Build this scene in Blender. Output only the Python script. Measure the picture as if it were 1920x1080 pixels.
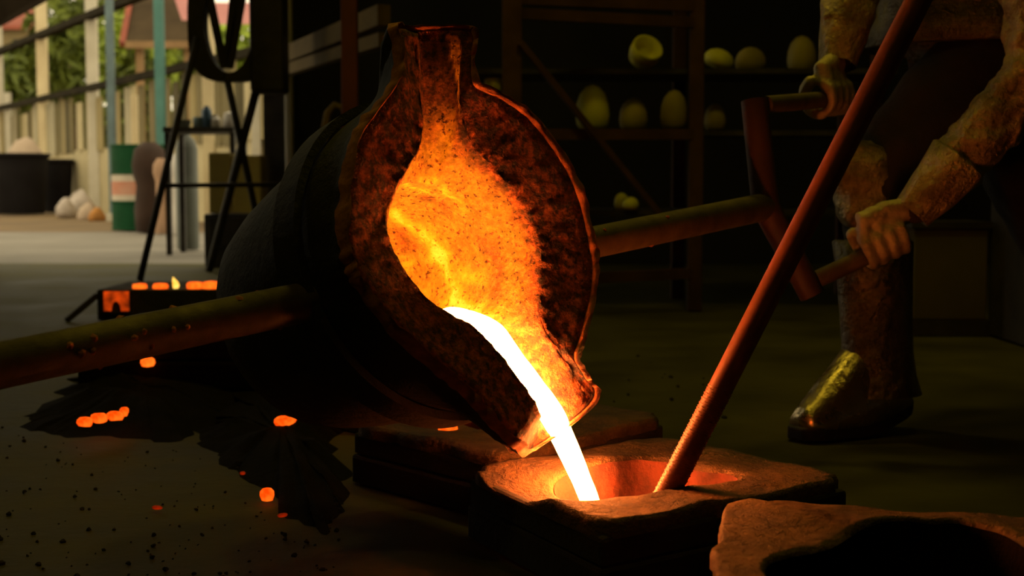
import bpy, bmesh, math, random
from mathutils import Vector, Matrix, noise
from mathutils.bvhtree import BVHTree

scn = bpy.context.scene
for o in list(bpy.data.objects):
    bpy.data.objects.remove(o)
COL = scn.collection
random.seed(7)

# ------------------------------------------------------------------ camera, world, exposure
FPX, CAMH = 2600.0, 0.5
PITCH = math.atan(200 / FPX)
cam_d = bpy.data.cameras.new('camera')
cam = bpy.data.objects.new('camera', cam_d)
COL.objects.link(cam)
cam.location = (0, 0, CAMH)
cam.rotation_euler = (math.pi / 2 - PITCH, 0, 0)
cam_d.sensor_width = 36.0
cam_d.lens = 36.0 * FPX / 1920.0
cam_d.clip_start = 0.05
cam_d.clip_end = 300
cam_d.dof.use_dof = True
cam_d.dof.focus_distance = 1.9
cam_d.dof.aperture_fstop = 6.5
scn.camera = cam

world = bpy.data.worlds.new('overcast_sky')
scn.world = world
world.use_nodes = True
bg = world.node_tree.nodes['Background']
bg.inputs['Color'].default_value = (1.0, 0.86, 0.57, 1)
bg.inputs['Strength'].default_value = 1.6

scn.view_settings.view_transform = 'Standard'
scn.view_settings.look = 'None'
scn.view_settings.exposure = 0.0
scn.view_settings.gamma = 1.0
scn.view_settings.use_curve_mapping = False

LAMP_POWER = 13.0          # olive high-bay lamps under the roof
MELT = 170.0                # radiance of the running metal


# ------------------------------------------------------------------ helpers
def at(px, py, Y):
    """point of the place that stands at world depth Y on the sight line of a photo point"""
    d = Vector(((px - 960) / FPX, 0, 0)) + Vector((0, math.sin(PITCH), math.cos(PITCH))) * ((540 - py) / FPX) \
        + Vector((0, math.cos(PITCH), -math.sin(PITCH)))
    return Vector((0, 0, CAMH)) + d * (Y / d.y)


def tag(o, label=None, cat=None, group=None, kind=None):
    if label: o['label'] = label
    if cat: o['category'] = cat
    if group: o['group'] = group
    if kind: o['kind'] = kind
    return o


def empty(name, loc=(0, 0, 0), label=None, cat=None, group=None):
    o = bpy.data.objects.new(name, None)
    COL.objects.link(o)
    o.location = loc
    o.empty_display_size = 0.05
    return tag(o, label, cat, group)


class MB:
    def __init__(s):
        s.v, s.f = [], []

    def add(s, vs, fs):
        b = len(s.v)
        s.v += [tuple(v) for v in vs]
        s.f += [tuple(i + b for i in f) for f in fs]
        return s

    def box(s, c, size, rot=None, taper=1.0):
        c = Vector(c)
        hx, hy, hz = [q / 2 for q in size]
        vs = []
        for z in (-1, 1):
            t = taper if z > 0 else 1
            for x, y in ((-1, -1), (1, -1), (1, 1), (-1, 1)):
                q = Vector((x * hx * t, y * hy * t, z * hz))
                if rot is not None: q = rot @ q
                vs.append(c + q)
        return s.add(vs, [(3, 2, 1, 0), (4, 5, 6, 7), (0, 1, 5, 4), (1, 2, 6, 5), (2, 3, 7, 6), (3, 0, 4, 7)])

    def bar(s, a, b, w, t, upv=(0, 0, 1)):
        a, b = Vector(a), Vector(b)
        z = (b - a)
        L = z.length
        z.normalize()
        x = Vector(upv).cross(z)
        if x.length < 1e-4: x = Vector((1, 0, 0)).cross(z)
        x.normalize()
        y = z.cross(x)
        rot = Matrix((x, y, z)).transposed()
        return s.box((a + b) / 2, (w, t, L), rot)

    def tube(s, pts, rad, n=12, cap=True, round_ends=False, squash=None):
        pts = [Vector(p) for p in pts]
        if not hasattr(rad, '__len__'): rad = [rad] * len(pts)
        rad = list(rad)
        if round_ends:
            d0 = (pts[0] - pts[1]).normalized(); d1 = (pts[-1] - pts[-2]).normalized()
            r0, r1 = rad[0], rad[-1]
            pre, prer, post, postr = [], [], [], []
            for a in (0.95, 0.75, 0.4):
                pre.append(pts[0] + d0 * r0 * a); prer.append(r0 * math.sqrt(1 - a * a))
                post.append(pts[-1] + d1 * r1 * a); postr.append(r1 * math.sqrt(1 - a * a))
            pts = pre + pts + post[::-1]
            rad = prer + rad + postr[::-1]
        b = len(s.v)
        ref = None
        for i, p in enumerate(pts):
            t = (pts[min(i + 1, len(pts) - 1)] - pts[max(i - 1, 0)]).normalized()
            if ref is None:
                ref = Vector((0, 0, 1)) if abs(t.z) < 0.9 else Vector((1, 0, 0))
            x = (ref - t * ref.dot(t))
            if x.length < 1e-5: x = t.orthogonal()
            x.normalize()
            ref = x
            y = t.cross(x)
            for k in range(n):
                a = 2 * math.pi * k / n
                q = x * math.cos(a) + y * math.sin(a)
                if squash is not None:
                    sx = Vector(squash[0]); q = q - sx * q.dot(sx) * (1 - squash[1])
                s.v.append(tuple(p + q * rad[i]))
        m = len(pts)
        for i in range(m - 1):
            for k in range(n):
                a = b + i * n + k; c = b + i * n + (k + 1) % n
                s.f.append((a, c, c + n, a + n))
        if cap:
            s.f.append(tuple(b + k for k in range(n))[::-1])
            s.f.append(tuple(b + (m - 1) * n + k for k in range(n)))
        return s

    def lathe(s, c, prof, n=24, axis=None):
        """prof: list of (radius, height) along axis from c"""
        c = Vector(c)
        z = Vector(axis or (0, 0, 1)).normalized()
        x = z.orthogonal().normalized(); y = z.cross(x)
        b = len(s.v)
        for r, h in prof:
            for k in range(n):
                a = 2 * math.pi * k / n
                s.v.append(tuple(c + z * h + (x * math.cos(a) + y * math.sin(a)) * max(r, 1e-4)))
        for i in range(len(prof) - 1):
            for k in range(n):
                p = b + i * n + k; q = b + i * n + (k + 1) % n
                s.f.append((p, q, q + n, p + n))
        s.f.append(tuple(b + k for k in range(n))[::-1])
        s.f.append(tuple(b + (len(prof) - 1) * n + k for k in range(n)))
        return s

    def loft(s, loops, cap0=False, cap1=False):
        b = len(s.v); n = len(loops[0])
        for L in loops: s.v += [tuple(p) for p in L]
        for i in range(len(loops) - 1):
            for k in range(n):
                p = b + i * n + k; q = b + i * n + (k + 1) % n
                s.f.append((p, q, q + n, p + n))
        if cap0: s.f.append(tuple(b + k for k in range(n))[::-1])
        if cap1: s.f.append(tuple(b + (len(loops) - 1) * n + k for k in range(n)))
        return s

    def rough(s, amp, scale, seed=0):
        o = Vector((seed * 3.1, seed * 1.7, seed * 2.3))
        out = []
        for v in s.v:
            v = Vector(v)
            out.append(tuple(v + noise.noise_vector(v * scale + o) * amp))
        s.v = out
        return s

    def build(s, name, m, parent=None, smooth=False, bevel=0, seg=2, auto=None):
        me = bpy.data.meshes.new(name)
        org = Vector(parent.location) if (parent is not None and parent.parent is None) else Vector()
        if parent is not None and parent.parent is not None:
            org = Vector(parent.parent.location)
            # children of a part: the part itself sits at its thing's origin
        me.from_pydata([tuple(Vector(v) - org) for v in s.v], [], s.f)
        bm = bmesh.new(); bm.from_mesh(me)
        bmesh.ops.recalc_face_normals(bm, faces=bm.faces)
        bm.to_mesh(me); bm.free()
        if smooth:
            for p in me.polygons: p.use_smooth = True
        if m: me.materials.append(m)
        o = bpy.data.objects.new(name, me)
        COL.objects.link(o)
        if parent is not None: o.parent = parent
        if bevel:
            b = o.modifiers.new('bevel', 'BEVEL'); b.width = bevel; b.segments = seg; b.limit_method = 'ANGLE'
        if auto:
            me.set_sharp_from_angle(angle=math.radians(auto))
        return o


def rebase(o, loc):
    """move a top-level mesh's origin to loc"""
    loc = Vector(loc)
    o.data.transform(Matrix.Translation(-loc))
    o.location = loc
    return o


def N(nt, t, **kw):
    n = nt.nodes.new(t)
    for k, v in kw.items():
        if k.startswith('i_'):
            n.inputs[k[2:].replace('_', ' ')].default_value = v
        else:
            setattr(n, k, v)
    return n


def pmat(name, c1, c2=None, scale=8.0, rough=0.7, metal=0.0, bump=0.0, bscale=40.0, detail=5.0, rough2=None,
         lo=0.35, hi=0.65, spec=None, bdist=0.01):
    m = bpy.data.materials.new(name)
    m.use_nodes = True
    nt = m.node_tree
    b = nt.nodes['Principled BSDF']
    b.inputs['Roughness'].default_value = rough
    b.inputs['Metallic'].default_value = metal
    if spec is not None: b.inputs['Specular IOR Level'].default_value = spec
    c2 = c2 or tuple(x * 0.7 for x in c1)
    tc = N(nt, 'ShaderNodeTexCoord')
    no = N(nt, 'ShaderNodeTexNoise', i_Scale=scale, i_Detail=detail, i_Roughness=0.6)
    nt.links.new(tc.outputs['Object'], no.inputs['Vector'])
    r = N(nt, 'ShaderNodeValToRGB')
    r.color_ramp.elements[0].position = lo
    r.color_ramp.elements[1].position = hi
    r.color_ramp.elements[0].color = (*c1, 1)
    r.color_ramp.elements[1].color = (*c2, 1)
    nt.links.new(no.outputs['Fac'], r.inputs['Fac'])
    nt.links.new(r.outputs['Color'], b.inputs['Base Color'])
    if rough2 is not None:
        mr = N(nt, 'ShaderNodeMapRange')
        mr.inputs['From Min'].default_value = lo; mr.inputs['From Max'].default_value = hi
        mr.inputs['To Min'].default_value = rough; mr.inputs['To Max'].default_value = rough2
        nt.links.new(no.outputs['Fac'], mr.inputs['Value'])
        nt.links.new(mr.outputs['Result'], b.inputs['Roughness'])
    if bump:
        n2 = N(nt, 'ShaderNodeTexNoise', i_Scale=bscale, i_Detail=6.0, i_Roughness=0.65)
        nt.links.new(tc.outputs['Object'], n2.inputs['Vector'])
        bp = N(nt, 'ShaderNodeBump', i_Strength=bump, i_Distance=bdist)
        nt.links.new(n2.outputs['Fac'], bp.inputs['Height'])
        nt.links.new(bp.outputs['Normal'], b.inputs['Normal'])
    return m


def glow(name, c1, c2, strength, scale=30.0, lo=0.35, hi=0.65, base=(0.05, 0.02, 0.01)):
    """incandescent material: emission between two temperatures"""
    m = pmat(name, base, rough=0.9)
    nt = m.node_tree
    b = nt.nodes['Principled BSDF']
    tc = N(nt, 'ShaderNodeTexCoord')
    no = N(nt, 'ShaderNodeTexNoise', i_Scale=scale, i_Detail=3.0)
    nt.links.new(tc.outputs['Object'], no.inputs['Vector'])
    r = N(nt, 'ShaderNodeValToRGB')
    r.color_ramp.elements[0].position = lo; r.color_ramp.elements[1].position = hi
    r.color_ramp.elements[0].color = (*c1, 1); r.color_ramp.elements[1].color = (*c2, 1)
    nt.links.new(no.outputs['Fac'], r.inputs['Fac'])
    nt.links.new(r.outputs['Color'], b.inputs['Emission Color'])
    b.inputs['Emission Strength'].default_value = strength
    return m


def catmull(pts, per):
    n = len(pts); out = []
    for i in range(n):
        p0, p1, p2, p3 = pts[i - 1], pts[i], pts[(i + 1) % n], pts[(i + 2) % n]
        for k in range(per):
            t = k / per
            out.append(tuple(0.5 * (2 * b + (c - a) * t + (2 * a - 5 * b + 4 * c - d) * t * t + (-a + 3 * b - 3 * c + d) * t ** 3)
                             for a, b, c, d in zip(p0, p1, p2, p3)))
    return out


def sstep(x):
    x = max(0.0, min(1.0, x))
    return x * x * (3 - 2 * x)


# ------------------------------------------------------------------ materials
M = {}
M['floor'] = pmat('workshop_concrete', (0.105, 0.092, 0.02), (0.04, 0.034, 0.009), 2.2, 0.75, bump=0.25, bscale=22, rough2=0.55, lo=0.3, hi=0.7, spec=0.08)
M['pavement'] = pmat('pale_concrete', (0.25, 0.22, 0.18), (0.16, 0.14, 0.11), 0.8, 0.85)
M['dirt'] = pmat('brown_earth', (0.2, 0.125, 0.05), (0.12, 0.075, 0.032), 0.7, 0.95)
M['wall'] = pmat('sooty_wall', (0.03, 0.026, 0.016), (0.018, 0.015, 0.01), 2, 0.9)
M['roof'] = pmat('sooty_roof', (0.03, 0.028, 0.02), None, 2, 0.9)
M['steel_dark'] = pmat('dark_steel', (0.05, 0.04, 0.028), (0.022, 0.018, 0.013), 9, 0.6, 0.2, 0.2, 50)
M['rack'] = pmat('rusty_rack_steel', (0.085, 0.04, 0.014), (0.045, 0.02, 0.008), 7, 0.8, 0.0, spec=0.2)
M['shell'] = pmat('ladle_shell_steel', (0.028, 0.02, 0.012), (0.012, 0.009, 0.006), 14, 0.75, 0.0, 0.7, 60, bdist=0.006)
M['shell_edge'] = pmat('ladle_edge_crust', (0.55, 0.2, 0.07), (0.3, 0.1, 0.035), 60, 0.85, 0.0, 0.6, 120, bdist=0.004)  # orange colour stands for the melt light along the edge
M['pole'] = pmat('worn_pole_steel', (0.12, 0.085, 0.035), (0.055, 0.038, 0.018), 14, 0.55, 0.15, 0.35, 45, rough2=0.75, bdist=0.004)
M['shank'] = pmat('shank_steel', (0.07, 0.026, 0.016), (0.035, 0.014, 0.009), 9, 0.6, 0.1, 0.2, 45)
M['rod'] = pmat('rod_steel', (0.24, 0.07, 0.03), (0.14, 0.04, 0.018), 22, 0.5, 0.0, 0.2, 60, bdist=0.003)
M['sand'] = pmat('mould_sand', (0.15, 0.075, 0.021), (0.04, 0.02, 0.008), 13, 0.8, 0.0, 1.0, 48, bdist=0.016, detail=8)
M['flask'] = pmat('mould_box_side', (0.035, 0.025, 0.018), (0.018, 0.014, 0.01), 12, 0.9, 0.0, 0.5, 60)
M['basin'] = pmat('basin_sand', (0.12, 0.025, 0.009), (0.045, 0.01, 0.004), 25, 0.9, 0.0, 0.6, 90, bdist=0.005)
M['black_sand'] = pmat('black_sand', (0.007, 0.005, 0.003), (0.012, 0.009, 0.005), 20, 0.95, 0.0, 0.6, 70, spec=0.05)  # near-black colour standing in for shade: heaps, added box, near basin
M['grit'] = pmat('black_grit', (0.008, 0.006, 0.004), (0.02, 0.01, 0.006), 30, 0.9)
M['foil'] = pmat('aluminised_cloth', (0.56, 0.43, 0.22), (0.22, 0.16, 0.08), 14, 0.28, 0.6, 1.0, 22, rough2=0.45, bdist=0.03)
M['boot_foil'] = pmat('aluminised_spat', (0.75, 0.6, 0.32), (0.5, 0.4, 0.22), 9, 0.22, 0.95, 0.35, 14, rough2=0.34, bdist=0.02)
M['gaiter'] = pmat('dark_foil', (0.2, 0.16, 0.09), (0.07, 0.055, 0.035), 10, 0.3, 0.8, 0.8, 16, rough2=0.42, bdist=0.03)
M['glove'] = pmat('aluminised_glove', (0.5, 0.42, 0.25), (0.34, 0.27, 0.16), 14, 0.5, 0.55, 0.6, 50, bdist=0.01)
M['rubber'] = pmat('black_rubber', (0.012, 0.011, 0.009), None, 9, 0.7)
M['trouser'] = pmat('dark_cloth', (0.03, 0.02, 0.014), (0.015, 0.011, 0.009), 9, 0.9, 0, 0.5, 30)
M['helmetY'] = pmat('pale_yellow_glaze', (0.66, 0.64, 0.06), (0.52, 0.5, 0.05), 3, 0.6)
M['helmetO'] = pmat('dull_ochre', (0.34, 0.28, 0.05), (0.22, 0.17, 0.04), 3, 0.7)
M['cream'] = pmat('cream_post', (0.72, 0.6, 0.36), (0.6, 0.48, 0.28), 2, 0.8)
M['palepost'] = pmat('pale_grey_post', (0.62, 0.57, 0.45), (0.5, 0.45, 0.34), 2, 0.8)
M['teal'] = pmat('teal_paint', (0.10, 0.27, 0.23), (0.06, 0.17, 0.15), 2, 0.7)
M['bluegrey'] = pmat('blue_grey_paint', (0.16, 0.24, 0.26), (0.09, 0.13, 0.14), 2, 0.7)
M['rail'] = pmat('dark_rail', (0.03, 0.024, 0.012), (0.016, 0.013, 0.008), 2, 0.9, spec=0.05)
BOARDS = [pmat('fence_board', c, tuple(q * 0.8 for q in c), 1.5, 0.9) for c in
          ((0.56, 0.47, 0.27), (0.34, 0.27, 0.12), (0.2, 0.16, 0.07), (0.44, 0.39, 0.26), (0.1, 0.08, 0.03))]
M['leaf'] = pmat('leaf_green', (0.16, 0.2, 0.014), (0.06, 0.08, 0.008), 3, 0.7)
M['leaf2'] = pmat('leaf_lime', (0.36, 0.46, 0.03), (0.16, 0.22, 0.02), 3, 0.7)
M['bark'] = pmat('bark', (0.13, 0.085, 0.045), None, 6, 0.9)
M['redroof'] = pmat('red_roof', (0.3, 0.07, 0.035), (0.2, 0.05, 0.028), 2, 0.8)
M['pink'] = pmat('pink_roof_sheet', (0.75, 0.35, 0.33), (0.65, 0.28, 0.28), 2, 0.8)
M['awning'] = pmat('sooty_awning', (0.02, 0.014, 0.008), None, 2, 0.95, spec=0.02)
M['tin'] = pmat('brown_grey_roof', (0.08, 0.056, 0.03), (0.05, 0.035, 0.02), 1.5, 0.95, spec=0.1)
M['fascia'] = pmat('orange_brown_fascia', (0.36, 0.22, 0.1), None, 2, 0.9)
M['housewall'] = pmat('ochre_wall', (0.3, 0.22, 0.1), (0.2, 0.15, 0.07), 1, 0.9)
M['drumgreen'] = pmat('green_drum_paint', (0.006, 0.07, 0.022), (0.004, 0.045, 0.014), 3, 0.7, spec=0.15)
M['drumwhite'] = pmat('white_drum_band', (0.6, 0.52, 0.4), (0.48, 0.4, 0.3), 6, 0.6)
M['drumred'] = pmat('faded_red_band', (0.5, 0.16, 0.08), (0.55, 0.28, 0.18), 5, 0.6)
M['tub'] = pmat('black_plastic', (0.008, 0.006, 0.006), (0.012, 0.01, 0.01), 3, 0.85, spec=0.15)
M['sack'] = pmat('pale_sacking', (0.5, 0.38, 0.27), (0.4, 0.3, 0.22), 4, 0.9)
M['plastic'] = pmat('grey_plastic_bag', (0.5, 0.42, 0.36), (0.32, 0.26, 0.2), 6, 0.6)
M['orange'] = pmat('orange_rag', (0.5, 0.22, 0.05), None, 6, 0.9)
M['brown'] = pmat('brown_bundle', (0.05, 0.024, 0.013), None, 6, 0.9)
M['white'] = pmat('white_plastic', (0.75, 0.7, 0.62), (0.6, 0.55, 0.5), 3, 0.5)
M['skinpink'] = pmat('pale_clay', (0.55, 0.33, 0.2), None, 3, 0.8)
M['blue'] = pmat('blue_plastic', (0.04, 0.10, 0.18), None, 3, 0.5)
M['greycyl'] = pmat('grey_green_cylinder', (0.2, 0.22, 0.19), (0.13, 0.14, 0.12), 3, 0.6)
M['yellowbox'] = pmat('yellow_carton', (0.55, 0.43, 0.1), (0.42, 0.32, 0.08), 3, 0.9)
M['ochrebeam'] = pmat('ochre_beam', (0.2, 0.13, 0.035), (0.12, 0.08, 0.022), 3, 0.9)
M['crate'] = pmat('dull_carton', (0.11, 0.085, 0.025), (0.08, 0.06, 0.018), 3, 0.9)
M['redcol'] = pmat('dark_red_column', (0.16, 0.03, 0.02), (0.09, 0.02, 0.015), 3, 0.8)

M['melt'] = glow('running_metal', (MELT, MELT * 0.21, MELT * 0.035), (MELT * 1.1, MELT * 0.25, MELT * 0.045), 1.0, 18)
M['pool'] = glow('metal_pool', (14, 3.6, 0.7), (18, 6, 1.3), 1.0, 25)
M['melt_dim'] = glow('metal_in_mould', (1.0, 0.09, 0.006), (2.6, 0.32, 0.02), 1.0, 30)
M['ember'] = glow('glowing_ember', (0.75, 0.035, 0.0), (1.0, 0.12, 0.006), 1.6, 60)
M['arch'] = glow('glowing_sand', (0.16, 0.014, 0.001), (0.75, 0.06, 0.003), 1.0, 22)
M['ember_hot'] = glow('hot_sprue', (1.0, 0.085, 0.004), (1.1, 0.17, 0.01), 1.6, 60)
M['ember_dull'] = glow('dull_ember', (0.06, 0.002, 0.0), (0.3, 0.012, 0.0), 1.0, 60)
M['flame'] = glow('flame', (1.2, 0.55, 0.05), (1.3, 0.8, 0.15), 1.3, 60)
M['lamp_glow'] = glow('lamp_lens', (1, 0.8, 0.3), (1, 0.8, 0.3), 6.0)


# ------------------------------------------------------------------ the setting
def struct(name, mb, m, **kw):
    o = mb.build(name, m, **kw)
    return tag(o, kind='structure')


# floor of the workshop, gently uneven
mb = MB()
nx, ny = 60, 60
X0, X1, Y0, Y1 = -4.8, 4.8, -3.0, 8.5
for j in range(ny + 1):
    for i in range(nx + 1):
        x = X0 + (X1 - X0) * i / nx; y = Y0 + (Y1 - Y0) * j / ny
        mb.v.append((x, y, -0.004 + 0.003 * noise.noise(Vector((x * 2.5, y * 2.5, 0)))))
for j in range(ny):
    for i in range(nx):
        a = j * (nx + 1) + i
        mb.f.append((a, a + 1, a + nx + 2, a + nx + 1))
struct('floor', mb, M['floor'], smooth=True)
struct('floor_pavement', MB().box((-6, 11.2, -0.06), (22, 5.6, 0.1)), M['pavement'])
struct('floor_yard', MB().box((-8, 44, -0.07), (90, 60, 0.1)), M['dirt'])
struct('wall_header', MB().box((-3.1, 8.5, 3.2), (3.4, 0.15, 2.9)), M['wall'])  # unseen header, brought low to cut the daylight entering the hall
struct('wall_return', MB().box((-4.05, 8.5, 0.9), (1.5, 0.15, 1.8)), M['wall'])  # unseen wall piece added to narrow the opening and dim the floor
struct('wall_back', MB().box((1.7, 8.5, 2.25), (6.3, 0.15, 4.7)), M['wall'])
struct('wall_left', MB().box((-4.75, 2.0, 2.3), (0.15, 10, 4.6)), M['wall'])
struct('wall_right', MB().box((4.85, 2.75, 2.3), (0.15, 11.6, 4.6)), M['wall'])
struct('wall_front', MB().box((0, -3.05, 2.3), (9.6, 0.15, 4.6)), M['wall'])
struct('wall_yard', MB().box((-14, 38, 1.2), (34, 0.2, 2.4)), pmat('olive_hedge_wall', (0.05, 0.055, 0.012), (0.1, 0.09, 0.03), 1.2, 0.95))
struct('ceiling', MB().box((0, 2.9, 4.65), (9.8, 12.2, 0.12)), M['roof'])

# lamps of the hall and one added fill lamp, hanging above the frame
def bay_lamp(loc, power, label):
    e = empty('bay_lamp', (loc[0], loc[1], loc[2]), label, 'lamp', 'lamps under the roof')
    x, y, z = loc
    MB().lathe((x, y, z), [(0.20, -0.10), (0.205, -0.10), (0.19, -0.03), (0.12, 0.06), (0.06, 0.12), (0.05, 0.2)], 24).build('shade', M['steel_dark'], e, True)
    MB().tube([(x, y, z + 0.2), (x, y, 4.6)], 0.012, 8).build('hanger', M['steel_dark'], e)
    ld = bpy.data.lights.new('bay_lamp_light', 'AREA')
    ld.shape = 'DISK'; ld.size = 0.34
    ld.energy = power; ld.color = (1.0, 0.76, 0.06)
    lo = bpy.data.objects.new('bay_lamp_light', ld)
    COL.objects.link(lo)
    lo.location = (0, 0, -0.11); lo.parent = e

bay_lamp((-0.9, 3.9, 3.7), LAMP_POWER * 0.55, 'round bay lamp hanging over the floor behind the ladle')
bay_lamp((0.6, 3.5, 3.2), LAMP_POWER * 0.6, 'round bay lamp hanging over the floor in front of the rack')
bay_lamp((1.0, 2.2, 3.2), LAMP_POWER * 0.15, 'round bay lamp hanging right above the worker')  # extra unseen lamp, added to brighten the front of the worker
bay_lamp((-1.2, 0.6, 3.7), LAMP_POWER * 0.36, 'round bay lamp hanging over the near floor')

# ------------------------------------------------------------------ ladle
P_AX = Vector((0.68175, 0.724607, 0.100808)).normalized()
U_AX = Vector((0.314011, -0.165374, -0.934906)).normalized()
N_AX = Vector((0.660768, -0.669027, 0.340278)).normalized()
MOUTH = Vector((-0.05099, 1.84612, 0.40577))


def W(v, u, d):
    return MOUTH + P_AX * v + U_AX * u - N_AX * d


outer_c = [(-.005, -.325, .004), (-.012, -.29, 0), (-.035, -.245, 0), (-.085, -.21, 0), (-.13, -.175, 0), (-.169, -.119, 0), (-.198, -.059, 0),
           (-.205, -.02, 0), (-.199, .011, 0), (-.171, .071, 0), (-.117, .138, 0), (-.086, .172, 0), (-.066, .208, 0), (-.046, .24, 0),
           (-.026, .258, .004), (.055, .272, .062), (.137, .235, .006), (.129, .2, 0), (.122, .172, 0), (.15, .146, 0), (.194, .099, 0),
           (.22, .06, 0), (.231, .023, 0), (.242, -.041, 0), (.235, -.10, 0), (.2, -.17, 0), (.158, -.206, 0), (.106, -.232, 0),
           (.115, -.27, 0), (.135, -.316, .004), (.065, -.336, .045)]
inner_c = [(.048, -.318, .02), (.035, -.28, .025), (.012, -.2, .025), (-.01, -.163, .025), (-.044, -.133, .025), (-.078, -.107, .025), (-.107, -.074, .025),
           (-.115, -.046, .025), (-.109, -.009, .025), (-.085, .04, .025), (-.055, .072, .022), (-.026, .095, .018), (-.003, .134, .014), (.016, .18, .01),
           (.036, .228, .012), (.08, .25, .058), (.127, .232, .012), (.118, .19, .012), (.107, .14, .016), (.108, .105, .022), (.13, .06, .025),
           (.15, .02, .025), (.157, -.01, .025), (.157, -.04, .025), (.137, -.085, .025), (.10, -.135, .025), (.085, -.17, .025), (.082, -.205, .02),
           (.098, -.26, .012), (.118, -.316, .012), (.08, -.328, .045)]
PER = 9
O_L = catmull(outer_c, PER)
I_L = catmull(inner_c, PER)
NL = len(O_L)
CV, CU = .022, -.022
ANG = [math.atan2(o[1] - CU, o[0] - CV) for o in O_L]
# even, monotonic angles
un = [ANG[0]]
for a in ANG[1:]:
    while a - un[-1] > math.pi: a -= 2 * math.pi
    while a - un[-1] < -math.pi: a += 2 * math.pi
    un.append(a)
for _ in range(60):
    un = [(un[i - 1] + 2 * un[i] + un[(i + 1) % NL] + (0 if 0 < i < NL - 1 else 0)) / 4 if 0 < i < NL - 1 else un[i] for i in range(NL)]


def circ(i, r, d):
    return (CV + r * math.cos(un[i]), CU + r * math.sin(un[i]), d)


def mix3(a, b, w):
    return tuple(x + (y - x) * w for x, y in zip(a, b))


def jag(i, amp, seed):
    return amp * noise.noise(Vector((i * 0.35, seed * 5.3, 0.7)))


ladle = empty('pouring_ladle', W(CV, CU, .45), 'glowing crucible ladle with two spouts tipped over the moulds, pouring metal', 'ladle')


def lad(loops, name, m, cap1=False, smooth=True, **kw):
    mbx = MB()
    mbx.loft([[W(*p) for p in L] for L in loops], cap1=cap1)
    return mbx, mbx.build(name, m, ladle, smooth, **kw)


# steel shell
loops = []
edge_in = [mix3(O_L[i], I_L[i], 0.06) for i in range(NL)]
loops.append([(p[0], p[1], p[2] + .006) for p in edge_in])
def outw(i, r):
    o = O_L[i]
    dx, dy = o[0] - CV, o[1] - CU
    L = math.hypot(dx, dy)
    return (o[0] + dx / L * r, o[1] + dy / L * r, o[2])
loops.append([(lambda q: (q[0], q[1], q[2] - .010 + jag(i, .006, 1)))(outw(i, .003 + jag(i, .004, 2))) for i in range(NL)])
loops.append([(lambda q: (q[0], q[1], q[2] + .012))(outw(i, .007 + jag(i, .006, 3))) for i in range(NL)])
for d, w, r in ((.035, .18, .22), (.06, .5, .22), (.085, .82, .22), (.11, 1, .217), (.16, 1, .213), (.22, 1, .207), (.28, 1, .2), (.34, 1, .19),
                (.385, 1, .178), (.415, 1, .158), (.432, 1, .125), (.44, 1, .07), (.442, 1, .004)):
    L = []
    for i in range(NL):
        q = mix3(O_L[i], circ(i, r, 0), sstep(w))
        L.append((q[0], q[1], d + O_L[i][2] * (1 - w) + jag(i, .003, 4 + d * 10)))
    loops.append(L)
mbx, shell = lad(loops, 'shell', M['shell'])
sub_edge = MB().loft([[W(*p) for p in loops[0]], [W(*p) for p in loops[1]], [W(*p) for p in loops[2]]])
tag(sub_edge.build('shell_edge', M['shell_edge'], ladle, True), 'thin rust-coloured shell edge around the lining')
shell_loops = loops[2:]
bpy.data.objects.remove(shell)
mbx, shell = lad(shell_loops, 'shell', M['shell'], cap1=True)

# refractory lining : rim band, two spout channels, bowl
loops = []
heat = []
loops.append([(mix3(O_L[i], I_L[i], .03)[0], mix3(O_L[i], I_L[i], .03)[1], O_L[i][2] + .03) for i in range(NL)])
heat += [.0] * NL
for w in (0.03, 0.2, 0.4, 0.6, 0.8, 1.0):
    L = []
    for i in range(NL):
        q = mix3(O_L[i], I_L[i], w)
        s_ = 8
        q3 = Vector(q)
        bump = noise.noise(q3 * 55) * .0028 + noise.noise(q3 * 130) * .0018
        if w == 1.0:
            bump += noise.noise(q3 * 90) * .004
        q = (q[0], q[1], q[2] - bump * (1 if w > .1 else .3))
        L.append(q)
        heat.append(.10)
    loops.append(L)
prof = [(k_ / 18, 0) for k_ in range(1, 19)]
for w, d in prof:
    L = []
    for i in range(NL):
        q = mix3(I_L[i], circ(i, .113, 0), sstep(w) * .35 + w * .65)
        dd = I_L[i][2] + (0.105 - I_L[i][2]) * (w ** 2.0)
        q3 = Vector((q[0], q[1], dd))
        b = noise.noise(q3 * 60) * .004 + noise.noise(q3 * 150) * .0022
        L.append((q[0] + b * math.cos(un[i]), q[1] + b * math.sin(un[i]), dd - b * .7))
        heat.append(.3 + .36 * sstep(w * 1.4))
    loops.append(L)
bowl = [(.13, .114), (.16, .114), (.19, .113), (.22, .111), (.25, .107), (.28, .1), (.305, .09), (.325, .075), (.338, .055), (.345, .03), (.347, .004)]
bowl = [(.105 + (.13 - .105) * k_ / 4, .1135) for k_ in range(1, 4)] + [tuple(a_ + (b_ - a_) * k_ / 4 for a_, b_ in zip(bowl[j_], bowl[j_ + 1])) for j_ in range(len(bowl) - 1) for k_ in range(4)] + [bowl[-1]]
for d, r in bowl:
    L = []
    for i in range(NL):
        q = circ(i, r, d)
        q3 = Vector(q)
        b = (noise.noise(q3 * 45) * .0035 + noise.noise(q3 * 120) * .002) * min(1, r / .05)
        L.append((q[0] + b * math.cos(un[i]), q[1] + b * math.sin(un[i]), d - b * .3))
        heat.append(.66)
    loops.append(L)
lin_mb = MB().loft([[W(*p) for p in L] for L in loops], cap1=True)
LIN_LOCAL = [p for L in loops for p in L]
LIN_BVH = BVHTree.FromPolygons([Vector(v) for v in lin_mb.v], lin_mb.f)


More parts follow.
